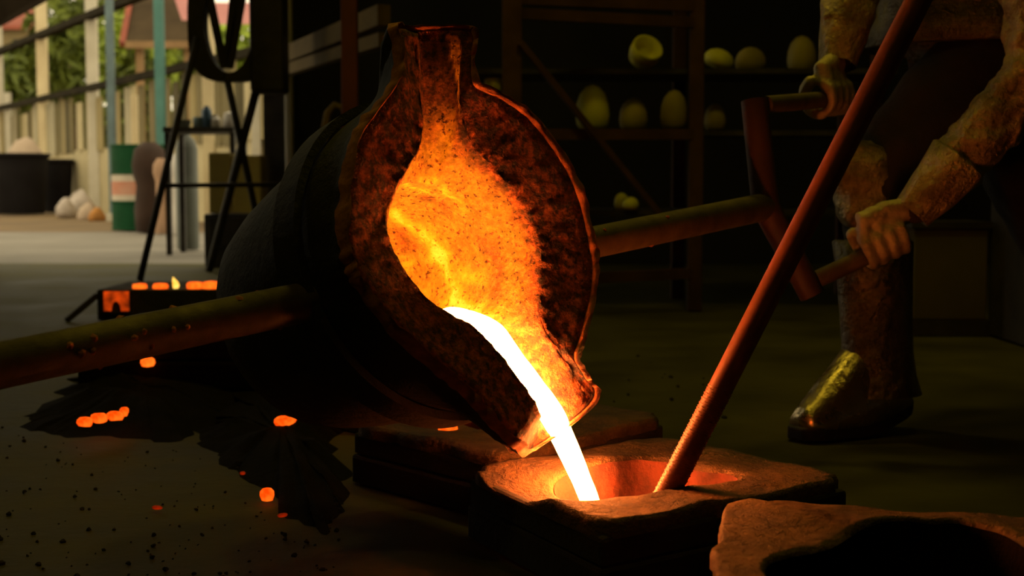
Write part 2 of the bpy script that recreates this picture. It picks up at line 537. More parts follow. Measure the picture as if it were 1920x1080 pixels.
def hit(px, py):
    o = Vector((0, 0, CAMH)); d = (at(px, py, 2.0) - o).normalized()
    loc, nor, idx, dist = LIN_BVH.ray_cast(o, d)
    return loc


def world_streak(path, r):
    pts = [hit(*q) for q in path]
    pts = [q for q in pts if q is not None]
    return pts, r


# hot metal films that cling to the bowl wall (temperature goes up near them)
STREAKS = [([(722, 392), (742, 400), (765, 425), (795, 435)], .010, .30), ([(795, 435), (820, 470), (840, 510), (855, 550)], .016, .30),
           ([(760, 322), (800, 336), (840, 365), (868, 392)], .006, .26), ([(735, 352), (770, 356), (800, 362)], .007, .24),
           ([(850, 560), (880, 590), (910, 600)], .022, .34), ([(870, 520), (905, 520)], .012, .2),
           ([(760, 500), (775, 540), (800, 555)], .01, .16)]
COOL = [([(750, 440), (770, 465)], .016, -.13), ([(800, 372), (830, 385)], .008, -.16), ([(905, 460), (935, 500), (932, 540)], .011, -.15), ([(920, 560), (912, 590)], .012, -.12)]
segs = []
for path, r, k in STREAKS + COOL:
    pts, _ = world_streak(path, r)
    for a, b in zip(pts[:-1], pts[1:]):
        segs.append((a, b, r, k))


def seg_d(p, a, b):
    ab = b - a
    t = max(0, min(1, (p - a).dot(ab) / max(ab.length_squared, 1e-9)))
    return (p - a - ab * t).length


pool_pt = W(.0, .085, .1)
for j, vv in enumerate(lin_mb.v):
    p = Vector(vv)
    v, u, d = LIN_LOCAL[j]
    h = heat[j]
    if d > .024 and h > .2:
        h += .14 * max(0, 1 - (p - pool_pt).length / .14)
        if u < -.11: h -= .27 * sstep((-.11 - u) / .14)          # far spout is cooler
        if u > .12: h += .02
    pw = p + noise.noise_vector(p * 38) * .012
    best = {}
    for a, b, r, k in segs:
        q = seg_d(pw, a, b)
        f = math.exp(-(q / r) ** 2) * k
        key = k > 0
        if abs(f) > abs(best.get(key, 0)): best[key] = f
    h += sum(best.values())
    heat[j] = h
lining = lin_mb.build('lining', None, ladle, True)
at_h = lining.data.attributes.new('heat_level', 'FLOAT', 'POINT')
for j, h in enumerate(heat): at_h.data[j].value = h
# recalculated normals keep the vertex order
m = pmat('hot_lining', (0.016, 0.005, 0.002), (0.40, 0.10, 0.02), 75, 0.85, 0, 1.0, 160, bdist=0.009, lo=.42, hi=.66, detail=8)
nt = m.node_tree
b = nt.nodes['Principled BSDF']
att = N(nt, 'ShaderNodeAttribute', attribute_name='heat_level')
tc = N(nt, 'ShaderNodeTexCoord')
n1 = N(nt, 'ShaderNodeTexNoise', i_Scale=42.0, i_Detail=6.0, i_Roughness=0.65)
n2 = N(nt, 'ShaderNodeTexNoise', i_Scale=150.0, i_Detail=3.0, i_Roughness=0.6)
for q in (n1, n2): nt.links.new(tc.outputs['Object'], q.inputs['Vector'])
ad = N(nt, 'ShaderNodeMath', operation='MULTIPLY_ADD')
ad.inputs[1].default_value = 0.34
nt.links.new(n1.outputs['Fac'], ad.inputs[0])
nt.links.new(att.outputs['Fac'], ad.inputs[2])
ad2 = N(nt, 'ShaderNodeMath', operation='MULTIPLY_ADD')
ad2.inputs[1].default_value = 0.22
nt.links.new(n2.outputs['Fac'], ad2.inputs[0])
nt.links.new(ad.outputs[0], ad2.inputs[2])
n3 = N(nt, 'ShaderNodeTexNoise', i_Scale=170.0, i_Detail=2.0, i_Roughness=0.5)
nt.links.new(tc.outputs['Object'], n3.inputs['Vector'])
pit = N(nt, 'ShaderNodeMapRange')
pit.inputs['From Min'].default_value = 0.30; pit.inputs['From Max'].default_value = 0.41
pit.inputs['To Min'].default_value = -0.30; pit.inputs['To Max'].default_value = 0.0
nt.links.new(n3.outputs['Fac'], pit.inputs['Value'])
ad3 = N(nt, 'ShaderNodeMath', operation='ADD')
nt.links.new(ad2.outputs[0], ad3.inputs[0]); nt.links.new(pit.outputs['Result'], ad3.inputs[1])
ad2 = ad3
sb = N(nt, 'ShaderNodeMath', operation='SUBTRACT')
sb.inputs[1].default_value = 0.28
nt.links.new(ad2.outputs[0], sb.inputs[0])
r = N(nt, 'ShaderNodeValToRGB')
cr = r.color_ramp
stops = [(0.0, (0, 0, 0)), (.16, (.004, .0003, 0)), (.34, (.06, .006, .0002)), (.5, (.42, .055, .001)), (.62, (.85, .16, .002)), (.74, (1, .29, .003)), (.88, (1, .5, .004)), (1.0, (1.15, .85, .03))]
cr.elements[0].position = 0; cr.elements[0].color = (0, 0, 0, 1)
cr.elements[1].position = 1; cr.elements[1].color = (*stops[-1][1], 1)
for pos, c in stops[1:-1]:
    e_ = cr.elements.new(pos); e_.color = (*c, 1)
nt.links.new(sb.outputs[0], r.inputs['Fac'])
nt.links.new(r.outputs['Color'], b.inputs['Emission Color'])
b.inputs['Emission Strength'].default_value = 1.0
lining.data.materials.append(m)

# ------------------------------------------------------------------ molten metal: pool in the bowl and the falling stream
melt = empty('molten_metal', (0.108, 1.90, 0.05), 'white hot metal stream running from the ladle into the mould', 'molten metal')
ZP = 0.296
c0 = W(.02, .03, .13); c0 = Vector((c0.x, c0.y, ZP))
ring = []
for k in range(72):
    a = 2 * math.pi * k / 72
    d = Vector((math.cos(a), math.sin(a), 0))
    loc, nor, idx, dist = LIN_BVH.ray_cast(c0, d)
    ring.append(c0 + d * ((min(dist, .10) if loc is not None else .06) - .002))
mb = MB()
mb.loft([[(q[0], q[1], ZP - .03) for q in ring], [(q[0], q[1], ZP) for q in ring], [c0 + (q - c0) * .5 for q in ring], [c0 + (q - c0) * .02 for q in ring]], cap0=True, cap1=True)
mb.build('pool', M['pool'], melt, True)
path = [(W(-.012, .058, .085), .003), (W(-.006, .066, .075), .012), (W(.006, .085, .06), .02), (W(.03, .11, .05), .021), (W(.053, .153, .05), .019), (W(.074, .196, .049), .0185),
        (W(.09, .235, .046), .0175), (Vector((.069, 1.907, .148)), .0165), (Vector((.085, 1.906, .113)), .0148), (Vector((.097, 1.904, .085)), .0138), (Vector((.108, 1.902, .058)), .013), (Vector((.116, 1.901, .035)), .013)]
dense, rd = [], []
for i in range(len(path) - 1):
    p0 = path[max(i - 1, 0)]; p1 = path[i]; p2 = path[i + 1]; p3 = path[min(i + 2, len(path) - 1)]
    for k in range(6):
        t = k / 6
        q = 0.5 * (2 * p1[0] + (p2[0] - p0[0]) * t + (2 * p0[0] - 5 * p1[0] + 4 * p2[0] - p3[0]) * t * t + (-p0[0] + 3 * p1[0] - 3 * p2[0] + p3[0]) * t ** 3)
        dense.append(q); rd.append((p1[1] + (p2[1] - p1[1]) * t) * (1 + .05 * noise.noise(q * 40)))
dense.append(path[-1][0]); rd.append(path[-1][1])
MB().tube(dense, rd, 16).build('stream', M['melt'], melt, True)

# ------------------------------------------------------------------ carrying shank: ring, two poles, cross bar and grips
A_P = at(-170, 722, 1.30)
POLE0 = Vector((0.126979, 2.2, 0.402936))
def pole_pt(k): return POLE0 + P_AX * k
Q = pole_pt(-.38)
shank = empty('carrying_shank', Q, 'two man carrying shank of the ladle, ring with long pole and double grip', 'carrying pole')
mb = MB()
RR = .222
prof_ring = []
for d, r in ((.095, RR), (.145, RR), (.145, RR + .012), (.095, RR + .012)):
    prof_ring.append([W(CV + r * math.cos(2 * math.pi * k / 64), CU + r * math.sin(2 * math.pi * k / 64), d) for k in range(64)])
mb.loft(prof_ring + [prof_ring[0]])
mb.build('ring', M['shell'], shank, True, auto=40)
PR = .0255
k_left0 = (Vector(W(CV - RR, CU, .12)) - POLE0).dot(P_AX)
k_right0 = (Vector(W(CV + RR, CU, .12)) - POLE0).dot(P_AX)
def pole(k0, k1, r0, r1):
    pts, rr = [], []
    for i in range(25):
        t = i / 24
        pts.append(pole_pt(k0 + (k1 - k0) * t)); rr.append((r0 + (r1 - r0) * t) * (1 + .015 * noise.noise(Vector((t * 9, k0, 0)))))
    mbp = MB().tube(pts, rr, 28)
    return mbp.build('pole', M['pole'], shank, True, auto=50)
pole(-1.35, k_left0 + .02, PR, PR * 1.02)
pole(k_right0 - .02, .505, PR, PR)
XT, XB = Vector((.452, 2.60, .642)), Vector((.556, 2.56, .29))
XM = pole_pt(.5)
mb = MB().tube([XT + (XT - XM) * .04, XM, XB], [.025, .026, .024], 20)
mb.build('crossbar', M['shank'], shank, True, auto=50)
G1a, G1b = XT + Vector((.02, 0, 0)), Vector((.672, 2.82, .668))
G2a, G2b = XB + Vector((.01, 0, .03)), at(1690, 450, 2.56)
for a, b2 in ((G1a, G1b), (G2a, G2b)):
    MB().tube([a, b2], .0165, 16).build('grip', M['pole'], shank, True, auto=50)
# scale flakes stuck on the poles
mb = MB()
for i in range(46):
    k = random.choice((random.uniform(-.95, -.62), random.uniform(-.12, .25)))
    ang = random.uniform(0, 2 * math.pi)
    x = P_AX.orthogonal().normalized(); y = P_AX.cross(x)
    c = pole_pt(k) + (x * math.cos(ang) + y * math.sin(ang)) * (PR * .99)
    mb.lathe(c, [(.002, -.002), (random.uniform(.003, .007), 0), (.001, .003)], 6, (x * math.cos(ang) + y * math.sin(ang)))
mb.rough(.002, 120)
tag(mb.build('scale_flakes', M['shell_edge'], shank), 'crusty metal splashes stuck on the poles', kind='stuff')


# ------------------------------------------------------------------ moulds with poured basins
def mould(corners, zt, hole_c, hole_r, lobes, label, seed, dish=None, plug=None, jagl=0.0, depth=.07, bm='basin'):
    """corners: left, front, right, back in plan; the sand top carries a lobed basin"""
    cs = [Vector((x, y, 0)) for x, y in corners]
    cen = sum(cs, Vector()) / 4
    e = empty('mould', (cen.x, cen.y, 0), label, 'mould', 'sand moulds on the floor')
    # box sides : two stacked frames
    for z0, z1, grow in ((0, zt * .46, .004), (zt * .49, zt - .018, 0)):
        L0 = [c + (c - cen).normalized() * grow for c in cs]
        mbq = MB()
        fr_o0 = [Vector((c.x, c.y, z0)) for c in L0]; fr_o1 = [Vector((c.x, c.y, z1)) for c in L0]
        fr_i0 = [Vector((cen.x + (c.x - cen.x) * .9, cen.y + (c.y - cen.y) * .9, z0)) for c in L0]; fr_i1 = [Vector((q.x, q.y, z1)) for q in fr_i0]
        mbq.loft([fr_o0, fr_o1, fr_i1, fr_i0, fr_o0])
        mbq.build('flask', M['flask'], e, bevel=.006)
    # top sand layer: outline rounded and uneven, hole lobed
    nseg = 96
    def outline(k):
        t = k / nseg * 4
        i = int(t) % 4
        f = t - int(t)
        a, b_ = cs[i], cs[(i + 1) % 4]
        q = a.lerp(b_, f)
        ed = min(f, 1 - f)
        q = q + (cen - q).normalized() * (.022 * max(0, 1 - ed / .06) ** 2)
        nrm = (q - cen).normalized()
        return q + nrm * (noise.noise(q * 14 + Vector((seed, 0, 0))) * (.006 + jagl) + noise.noise(q * 45 + Vector((0, seed, 0))) * (.003 + jagl * .4))
    out = [outline(k) for k in range(nseg)]
    hc = Vector((hole_c[0], hole_c[1], 0))
    hole = []
    for q in out:
        d = (q - hc); a = math.atan2(d.y, d.x)
        r = hole_r * (1 + lobes[1] * math.cos(lobes[0] * a + lobes[2])) * (1 + .06 * noise.noise(Vector((math.cos(a) * 2, math.sin(a) * 2, seed))))
        r = min(r, d.length * .84)
        hole.append(hc + d.normalized() * r)
    def zz(q, amp=.006):
        z = zt + noise.noise(q * 11 + Vector((0, 0, seed))) * amp + noise.noise(q * 40 + Vector((0, seed, 0))) * amp * .35
        if dish:
            dd = (Vector((q.x - dish[0], q.y - dish[1], 0))).length
            z -= dish[3] * sstep(1 - dd / dish[2])
        return z
    loops = [[Vector((q.x, q.y, zt - .022)) for q in out]]
    loops.append([Vector((q.x, q.y, zz(q) - .007)) for q in out])
    for w in (.03, .1, .2, .32, .44, .56, .68, .8, .9, .97, 1.0):
        L = []
        for a, b_ in zip(out, hole):
            q = a.lerp(b_, w)
            L.append(Vector((q.x, q.y, zz(q) - (.010 if w == 1.0 else .003 if w > .95 else 0))))
        loops.append(L)
    mbs = MB().loft(loops)
    mbs.build('sand_top', M['sand'], e, True)
    # basin wall and bottom
    L2 = [[Vector((q.x, q.y, zz(q) - .006)) for q in hole]]
    for f, sh in ((.25, .985), (.5, .97), (.75, .955), (1, .93)):
        L2.append([Vector((hc.x + (q.x - hc.x) * sh, hc.y + (q.y - hc.y) * sh, (zz(q) - .006) * (1 - f) + (zt - depth) * f + noise.noise(q * 60 + Vector((0, 0, f * 9))) * .003)) for q in hole])
    L2.append([Vector((hc.x + (q.x - hc.x) * .4, hc.y + (q.y - hc.y) * .4, zt - depth - .004)) for q in hole])
    mbw = MB().loft(L2, cap1=True)
    mbw.build('basin', M[bm], e, True)
    if plug:
        px_, py_, pr, pm = plug
        hm = MB()
        lo = [Vector((px_ + pr * math.cos(2 * math.pi * k / 32), py_ + pr * math.sin(2 * math.pi * k / 32), zt - depth + .004)) for k in range(32)]
        hm.loft([[q - Vector((0, 0, .006)) for q in lo], lo], True, True)
        hm.build('poured_metal', M[pm], e)
    return e


mould([(-.06, 1.93), (.105, 1.60), (.457, 1.86), (.244, 2.17)], .10, (.185, 1.885), .108, (4, .16, .9),
      'mould being filled by the stream, lobed basin lit orange', 1, dish=(.055, 1.85, .15, .036), plug=(.17, 1.885, .085, 'melt_dim'))
mould([(-.265, 2.29), (-.005, 2.0), (.262, 2.365), (.003, 2.655)], .10, (-.01, 2.34), .105, (4, .16, .3),
      'mould just behind the spout with a dark red basin', 2, plug=(-.01, 2.34, .09, 'ember_dull'))
mould([(-.39, 2.83), (-.13, 2.55), (.13, 2.92), (-.13, 3.2)], .05, (-.13, 2.87), .1, (4, .16, .3),
      'low mould behind, glowing sprue on its left corner', 3, depth=.035)
mould([(.255, 1.635), (.165, 1.18), (.60, 1.10), (.62, 1.53)], .122, (.43, 1.36), .155, (3, .22, 2.2),
      'ragged mould at the near right with a wide black basin', 4, jagl=.012, depth=.11, bm='black_sand')  # basin coloured black for the shade inside the deep hole


# glowing remains lying on the floor and on the moulds
def ember(name, pos, size, mkey, label, seed, flat=.5, rotz=0.0, group='glowing embers'):
    mbe = MB()
    pr = [(.25, -.5), (.75, -.42), (1, -.05), (.95, .25), (.6, .45), (.2, .5)]
    n_ = 14
    for r_, h_ in pr:
        for k in range(n_):
            a = 2 * math.pi * k / n_
            q = Vector((size[0] * r_ * math.cos(a), size[1] * r_ * math.sin(a), size[2] * h_))
            q += noise.noise_vector(q * 60 + Vector((seed, 0, 0))) * size[0] * .18
            q = Matrix.Rotation(rotz, 3, 'Z') @ q
            mbe.v.append(tuple(Vector(pos) + q + Vector((0, 0, size[2] * .5))))
    for i in range(len(pr) - 1):
        for k in range(n_):
            a = i * n_ + k; b_ = i * n_ + (k + 1) % n_
            mbe.f.append((a, b_, b_ + n_, a + n_))
    mbe.f.append(tuple(range(n_))[::-1]); mbe.f.append(tuple((len(pr) - 1) * n_ + k for k in range(n_)))
    o = mbe.build(name, M[mkey], None, True)
    rebase(o, pos)
    return tag(o, label, 'ember', group)


def floor_pt(px, py, z=0.0):
    s = (py - 340) / (CAMH - z)
    Y = FPX / s
    for _ in range(4):
        q = at(px, py, Y)
        Y *= (CAMH - z) / max(1e-3, CAMH - q.z)
    return at(px, py, Y)


# dark heaps added around the moulds in place of floor shade
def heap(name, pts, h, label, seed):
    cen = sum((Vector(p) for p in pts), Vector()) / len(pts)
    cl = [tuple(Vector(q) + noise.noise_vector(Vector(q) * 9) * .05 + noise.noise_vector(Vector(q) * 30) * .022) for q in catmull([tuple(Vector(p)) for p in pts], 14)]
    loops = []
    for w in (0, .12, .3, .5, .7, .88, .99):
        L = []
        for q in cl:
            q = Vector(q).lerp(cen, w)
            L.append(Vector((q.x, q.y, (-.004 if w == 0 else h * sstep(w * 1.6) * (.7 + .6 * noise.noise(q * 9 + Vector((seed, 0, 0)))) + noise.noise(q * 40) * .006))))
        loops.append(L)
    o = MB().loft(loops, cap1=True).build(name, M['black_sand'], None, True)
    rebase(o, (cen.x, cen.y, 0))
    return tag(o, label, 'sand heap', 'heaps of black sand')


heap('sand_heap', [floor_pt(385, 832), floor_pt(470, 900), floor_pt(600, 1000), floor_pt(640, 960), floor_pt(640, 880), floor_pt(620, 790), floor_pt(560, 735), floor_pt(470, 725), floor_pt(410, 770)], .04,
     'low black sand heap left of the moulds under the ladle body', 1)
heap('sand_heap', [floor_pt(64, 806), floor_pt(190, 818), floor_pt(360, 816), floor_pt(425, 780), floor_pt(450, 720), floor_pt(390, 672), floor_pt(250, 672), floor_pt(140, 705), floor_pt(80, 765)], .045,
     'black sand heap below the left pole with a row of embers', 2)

k = 0
for px, py, sx in ((160, 800, .016), (187, 792, .017), (217, 788, .017), (233, 780, .009)):
    p = floor_pt(px, py, .03)
    ember('ember', p, (sx, .012, .018), 'ember', ['longest glowing ember at the left end of the row on the sand heap', 'second glowing ember from the left of the row on the sand heap',
          'third glowing ember from the left of the row on the sand heap', 'small glowing ember ending the row on the sand heap'][k], k + 1)
    k += 1
ember('ember', floor_pt(536, 800, .03), (.022, .014, .02), 'ember', 'flat oval ember glowing on the black sand left of the moulds', 9)
ember('ember', floor_pt(501, 940, .0), (.0115, .01, .021), 'ember', 'round orange ember alone on the near floor', 11)
ember('ember', at(645, 757, 2.76), (.034, .012, .012), 'ember', 'orange bar shaped ember on the corner of the low mould', 12)
ember('ember', at(277, 688, 3.27), (.017, .012, .022), 'ember_hot', 'orange ember glowing just under the left pole', 13)
ember('ember', Vector((-.105, 2.235, .087)), (.016, .02, .022), 'ember', 'orange lump glowing at the basin edge behind the spout', 14)
ember('ember', at(1064, 830, 1.99), (.004, .004, .005), 'ember_dull', 'tiny red spark beside the spout tip', 15)
ember('ember', floor_pt(455, 890), (.005, .004, .006), 'ember_dull', 'tiny dull red crumb on the floor left of the round ember', 16)
ember('ember', floor_pt(530, 970), (.008, .005, .006), 'ember_dull', 'dull red crumb on the floor right of the round ember', 17)
ember('ember', floor_pt(295, 956), (.008, .005, .006), 'ember_dull', 'dull reddish crumb among the black grit', 18)

# grit strewn over the floor
mb = MB()
rg = random.Random(3)
for i in range(210):
    px = rg.uniform(-40, 640); py = 790 + 300 * rg.random() ** .8
    if py < 820 and px > 60: continue
    p = floor_pt(px, py)
    s = .0014 + .0036 * rg.random() ** 3
    mb.lathe(p + Vector((0, 0, -.003)), [(s * .8, 0), (s, s * .5), (s * .4, s * 1.1)], 6, (rg.uniform(-.3, .3), rg.uniform(-.3, .3), 1))
for i in range(60):
    p = Vector((rg.uniform(-.3, .5), rg.uniform(2.75, 4.2), -.003))
    s = .002 + .004 * rg.random() ** 2
    mb.lathe(p, [(s * .8, 0), (s, s * .5), (s * .4, s * 1.1)], 6, (rg.uniform(-.3, .3), rg.uniform(-.3, .3), 1))
mb.rough(.0015, 200)
g = mb.build('floor_grit', M['grit'])
tag(g, 'black grit and slag crumbs strewn over the workshop floor', 'grit', kind='stuff')

# ------------------------------------------------------------------ stirring rod
ra, rb = Vector((.182, 1.79, .05)), Vector((.575, 1.76, .86))
rod = empty('stirring_rod', ra, 'long steel rod standing slanted in the mould basin, ribbed at its foot', 'rod')
d = (rb - ra).normalized()
MB().tube([ra + (rb - ra) * t for t in (0, .1, .2, .4, .6, .8, 1)], [.0163] * 7, 24).build('shaft', M['rod'], rod, True, auto=50)
x = d.orthogonal().normalized(); y = d.cross(x)
for h0 in range(2):
    pts = []
    for i in range(240):
        a = i / 240 * 2 * math.pi * 27 + h0 * math.pi
        pts.append(ra + d * (.005 + .2 * i / 240) + (x * math.cos(a) + y * math.sin(a)) * .0163)
    MB().tube(pts, .0011, 5).build('rib', M['rod'], rod, True)


# ------------------------------------------------------------------ worker
def remesh(o, vox, smooth=6, disp=None, dscale=.1, wrinkle=None):
    r_ = o.modifiers.new('remesh', 'REMESH'); r_.mode = 'VOXEL'; r_.voxel_size = vox; r_.use_smooth_shade = True
    s_ = o.modifiers.new('smooth', 'SMOOTH'); s_.factor = .5; s_.iterations = smooth
    if disp:
        t = bpy.data.textures.new('folds', 'CLOUDS'); t.noise_scale = dscale; t.noise_depth = 3
        t.noise_basis = 'VORONOI_F2_F1' if wrinkle else 'BLENDER_ORIGINAL'
        d_ = o.modifiers.new('folds', 'DISPLACE'); d_.texture = t; d_.strength = disp; d_.mid_level = .5
    return o


person = empty('person', (.75, 2.8, 0), 'worker in a silvery heat suit crouching at the right, gripping the shank handles', 'person')
HIP = Vector((1.02, 2.98, .74))
hipL, hipR = HIP + Vector((-.03, -.10, 0)), HIP + Vector((.06, .10, 0))
kneeF, ankF = Vector((.715, 2.76, .49)), Vector((.735, 2.765, .13))
kneeB, ankB = Vector((1.22, 3.18, .40)), Vector((1.46, 3.36, .10))
CHEST = Vector((.90, 2.90, 1.16)); NECK = Vector((.86, 2.87, 1.34)); HEAD = Vector((.80, 2.84, 1.48))
sh1, el1 = Vector((.80, 3.05, 1.27)), Vector((.715, 2.88, .98))
sh2, el2 = Vector((.98, 2.64, 1.22)), Vector((.955, 2.53, .70))
h1 = G1a.lerp(G1b, .80); h2 = at(1657, 458, 2.56)
wr1 = h1 + (el1 - h1).normalized() * .085; wr2 = h2 + (el2 - h2).normalized() * .085
mb = MB()
mb.tube([HIP, HIP.lerp(CHEST, .5) + Vector((.02, .01, 0)), CHEST], [.17, .17, .19], 16, round_ends=True)
mb.tube([sh1, CHEST + Vector((0, 0, .08)), sh2], [.085, .12, .085], 16, round_ends=True)
mb.tube([CHEST, NECK, HEAD], [.10, .065, .06], 14, round_ends=True)
for hp, kn, an, kr in ((hipL, kneeF, ankF, .078), (hipR, kneeB, ankB, .078)):
    mb.tube([hp, hp.lerp(kn, .5), kn, kn.lerp(an, .35), an], [.12, .11, kr, .06, .05], 16, round_ends=True)
mb.tube([sh1, el1, wr1], [.06, .044, .03], 14, round_ends=True)
mb.tube([sh2, el2, wr2], [.06, .044, .03], 14, round_ends=True)
body = remesh(mb.build('body', M['trouser'], person, True), .011, 8, .02, .09, False)

# head under a hood with a visor face
mb = MB()
mb.lathe(HEAD + Vector((0, 0, -.12)), [(.06, 0), (.09, .03), (.105, .09), (.108, .14), (.1, .19), (.075, .23), (.03, .25)], 24)
remesh(mb.build('hood', M['foil'], person, True), .01, 3, .012, .06)
fd = Vector((-.86, -.5, -.12)).normalized()
mb = MB(); mb.lathe(HEAD + fd * .075, [(.075, 0), (.07, .03), (.045, .05), (.01, .056)], 20, fd)
mb.build('visor', M['rubber'], person, True)

# foil jacket: chest, two sleeves
mb = MB(); mb.tube([HIP.lerp(CHEST, .3), HIP.lerp(CHEST, .65) + Vector((.02, .01, 0)), CHEST + Vector((0, 0, .03))], [.185, .19, .205], 20, round_ends=True)
remesh(mb.build('jacket', M['gaiter'], person, True), .012, 6, .03, .08)
for sh_, el_, wr_ in ((sh1, el1, wr1), (sh2, el2, wr2)):
    mb = MB(); f_ = (wr_ - el_).normalized()
    mb.tube([sh_, sh_.lerp(el_, .5), el_, el_.lerp(wr_, .4), el_.lerp(wr_, .7)], [.09, .074, .062, .055, .05], 18, round_ends=True)
    remesh(mb.build('sleeve', M['foil'], person, True), .008, 3, .032, .04)
# foil knee patch
mb = MB(); mb.tube([kneeF + Vector((-.025, -.02, .03)), kneeF + Vector((-.02, -.02, -.03))], [.064, .062], 18, round_ends=True)
remesh(mb.build('knee_pad', M['foil'], person, True), .009, 4, .02, .05)
# jacket skirt hanging over the hips
mb = MB()
loops = []
for t, r_ in ((0, .2), (.35, .21), (.7, .235), (1, .26)):
    L = []
    c = HIP + Vector((-.03, -.02, .22 - .18 * t))
    for k in range(40):
        a = 2 * math.pi * k / 40
        L.append(c + Vector((math.cos(a), math.sin(a) * .85, 0)) * r_ * (1 + .05 * t * math.sin(a * 7)))
    loops.append(L)
mb.loft(loops)
o = mb.build('jacket_skirt', M['gaiter'], person, True)
sol = o.modifiers.new('thick', 'SOLIDIFY'); sol.thickness = .008


def glove(hc, axis, fore, name):
    """a gloved hand closed round a bar: axis along the bar, fore from hand to elbow"""
    a = axis.normalized()
    back = (fore - a * fore.dot(a)).normalized()       # palm side lies on this side of the bar
    side = a.cross(back)
    br = .0165
    mbg = MB()
    for i, off in enumerate((-.034, -.0115, .0115, .033)):
        L = (0.9, 1.0, .97, .82)[i]
        pts, rr = [], []
        for j in range(9):
            th = math.radians(20 + 235 * L * j / 8)
            rad = br + .0105 + (.006 if j < 2 else 0)
            pts.append(hc + a * (off * (1 + .05 * (j < 3))) + (back * math.cos(th) + side * math.sin(th)) * rad)
            rr.append(.0112 - .0028 * j / 8)
        mbg.tube(pts, rr, 10, round_ends=True)
    pts, rr = [], []
    for j in range(7):
        th = math.radians(-25 - 150 * j / 6)
        pts.append(hc + a * (-.042 + .012 * j / 6) + (back * math.cos(th) + side * math.sin(th)) * (br + .0125 + .012 * (1 - j / 6)))
        rr.append(.0135 - .003 * j / 6)
    mbg.tube(pts, rr, 10, round_ends=True)
    # palm and wrist
    w = hc + back * .035
    for off in (-.026, 0, .026):
        mbg.tube([hc + a * off + back * .026 + side * .012, w + a * off * .9 + back * .025, hc + fore.normalized() * .085 + a * off * .5], [.016, .019, .022], 10, round_ends=True)
    o = remesh(mbg.build(name, M['glove'], person, True), .0045, 3)
    # flared cuff
    f = fore.normalized()
    mbc = MB()
    x_ = f.orthogonal().normalized(); y_ = f.cross(x_)
    loops = []
    for t, r_ in ((.075, .036), (.10, .04), (.13, .047), (.17, .053), (.20, .058), (.205, .054), (.17, .048)):
        loops.append([hc + f * t + (x_ * math.cos(2 * math.pi * k / 28) + y_ * math.sin(2 * math.pi * k / 28)) * r_ * (1 + .05 * math.sin(k * 1.3 + t * 30)) for k in range(28)])
    mbc.loft(loops)
    mbc.build('cuff', M['foil'], o, True)
    return o


glove(h1, P_AX, el1 - h1, 'glove')
glove(h2, (G2b - G2a), el2 - h2, 'glove')


def boot(toe, heel, lift, parent, ank):
    toe, heel = Vector(toe), Vector(heel)
    f = (toe - heel); L = f.length; f.normalize()
    s_ = Vector((0, 0, 1)).cross(f).normalized()
    up = Vector((0, 0, 1))
    def base(t):
        return heel.lerp(toe, t) + up * (lift * max(0, 1 - t / .55) ** 1.4)
    def width(t): return .036 + .016 * math.sin(math.pi * min(1, t * 1.1)) - (.02 * max(0, (t - .86) / .14) ** 2) - .012 * max(0, (.12 - t) / .12) ** 2
    sole = []
    for i in range(17):
        t = i / 16
        w_ = width(t) + .006
        c = base(t)
        sole.append([c + s_ * w_, c + s_ * w_ + up * .026, c - s_ * w_ + up * .026, c - s_ * w_])
    
    up_l = []
    for i in range(21):
        t = .03 + .93 * i / 20
        w_ = width(t)
        h_ = .165 * max(0, 1 - (t - .34) / .62) + .028 if t > .34 else .193
        if t < .12: h_ *= .86 + .14 * t / .12
        c = base(t) + up * .024
        L_ = []
        for k in range(20):
            a = math.pi * k / 19
            ca, sa = math.cos(a), math.sin(a)
            L_.append(c + s_ * w_ * (abs(ca) ** .75) * (1 if ca > 0 else -1) * (1.0 + .12 * (1 - sa)) + up * h_ * sa ** .8)
        up_l.append(L_)
    o = MB().loft(up_l, True, True).build('boot', M['boot_foil'], parent, True)
    MB().loft(sole, True, True).build('sole', M['rubber'], o, bevel=.004)
    t = bpy.data.textures.new('creases', 'CLOUDS'); t.noise_scale = .05
    d_ = o.modifiers.new('creases', 'DISPLACE'); d_.texture = t; d_.strength = .008
    # gaiter round the shin, flaring over the boot
    mbg = MB(); loops = []
    for z, r_ in ((.075, .092), (.11, .082), (.16, .074), (.24, .076), (.31, .079), (.38, .084), (.385, .076)):
        q = ank.lerp(kneeF if parent is person and ank == ankF else kneeB, max(0, (z - ank.z)) / .33) if z > ank.z else Vector((ank.x, ank.y, z))
        q = Vector((q.x, q.y, z))
        loops.append([q + f * r_ * 1.02 * math.cos(2 * math.pi * k / 36) * (1 + .05 * noise.noise(Vector((k * .5, z * 20, 1)))) + s_ * r_ * .86 * math.sin(2 * math.pi * k / 36) * (1 + .05 * noise.noise(Vector((k * .5, z * 20, 5)))) for k in range(36)])
    mbg.loft(loops)
    mbg.build('gaiter', M['gaiter'], parent, True)


boot((.548, 2.655, 0), (.80, 2.815, 0), .035, person, ankF)
boot((1.27, 3.25, 0), (1.50, 3.44, 0), .03, person, ankB)

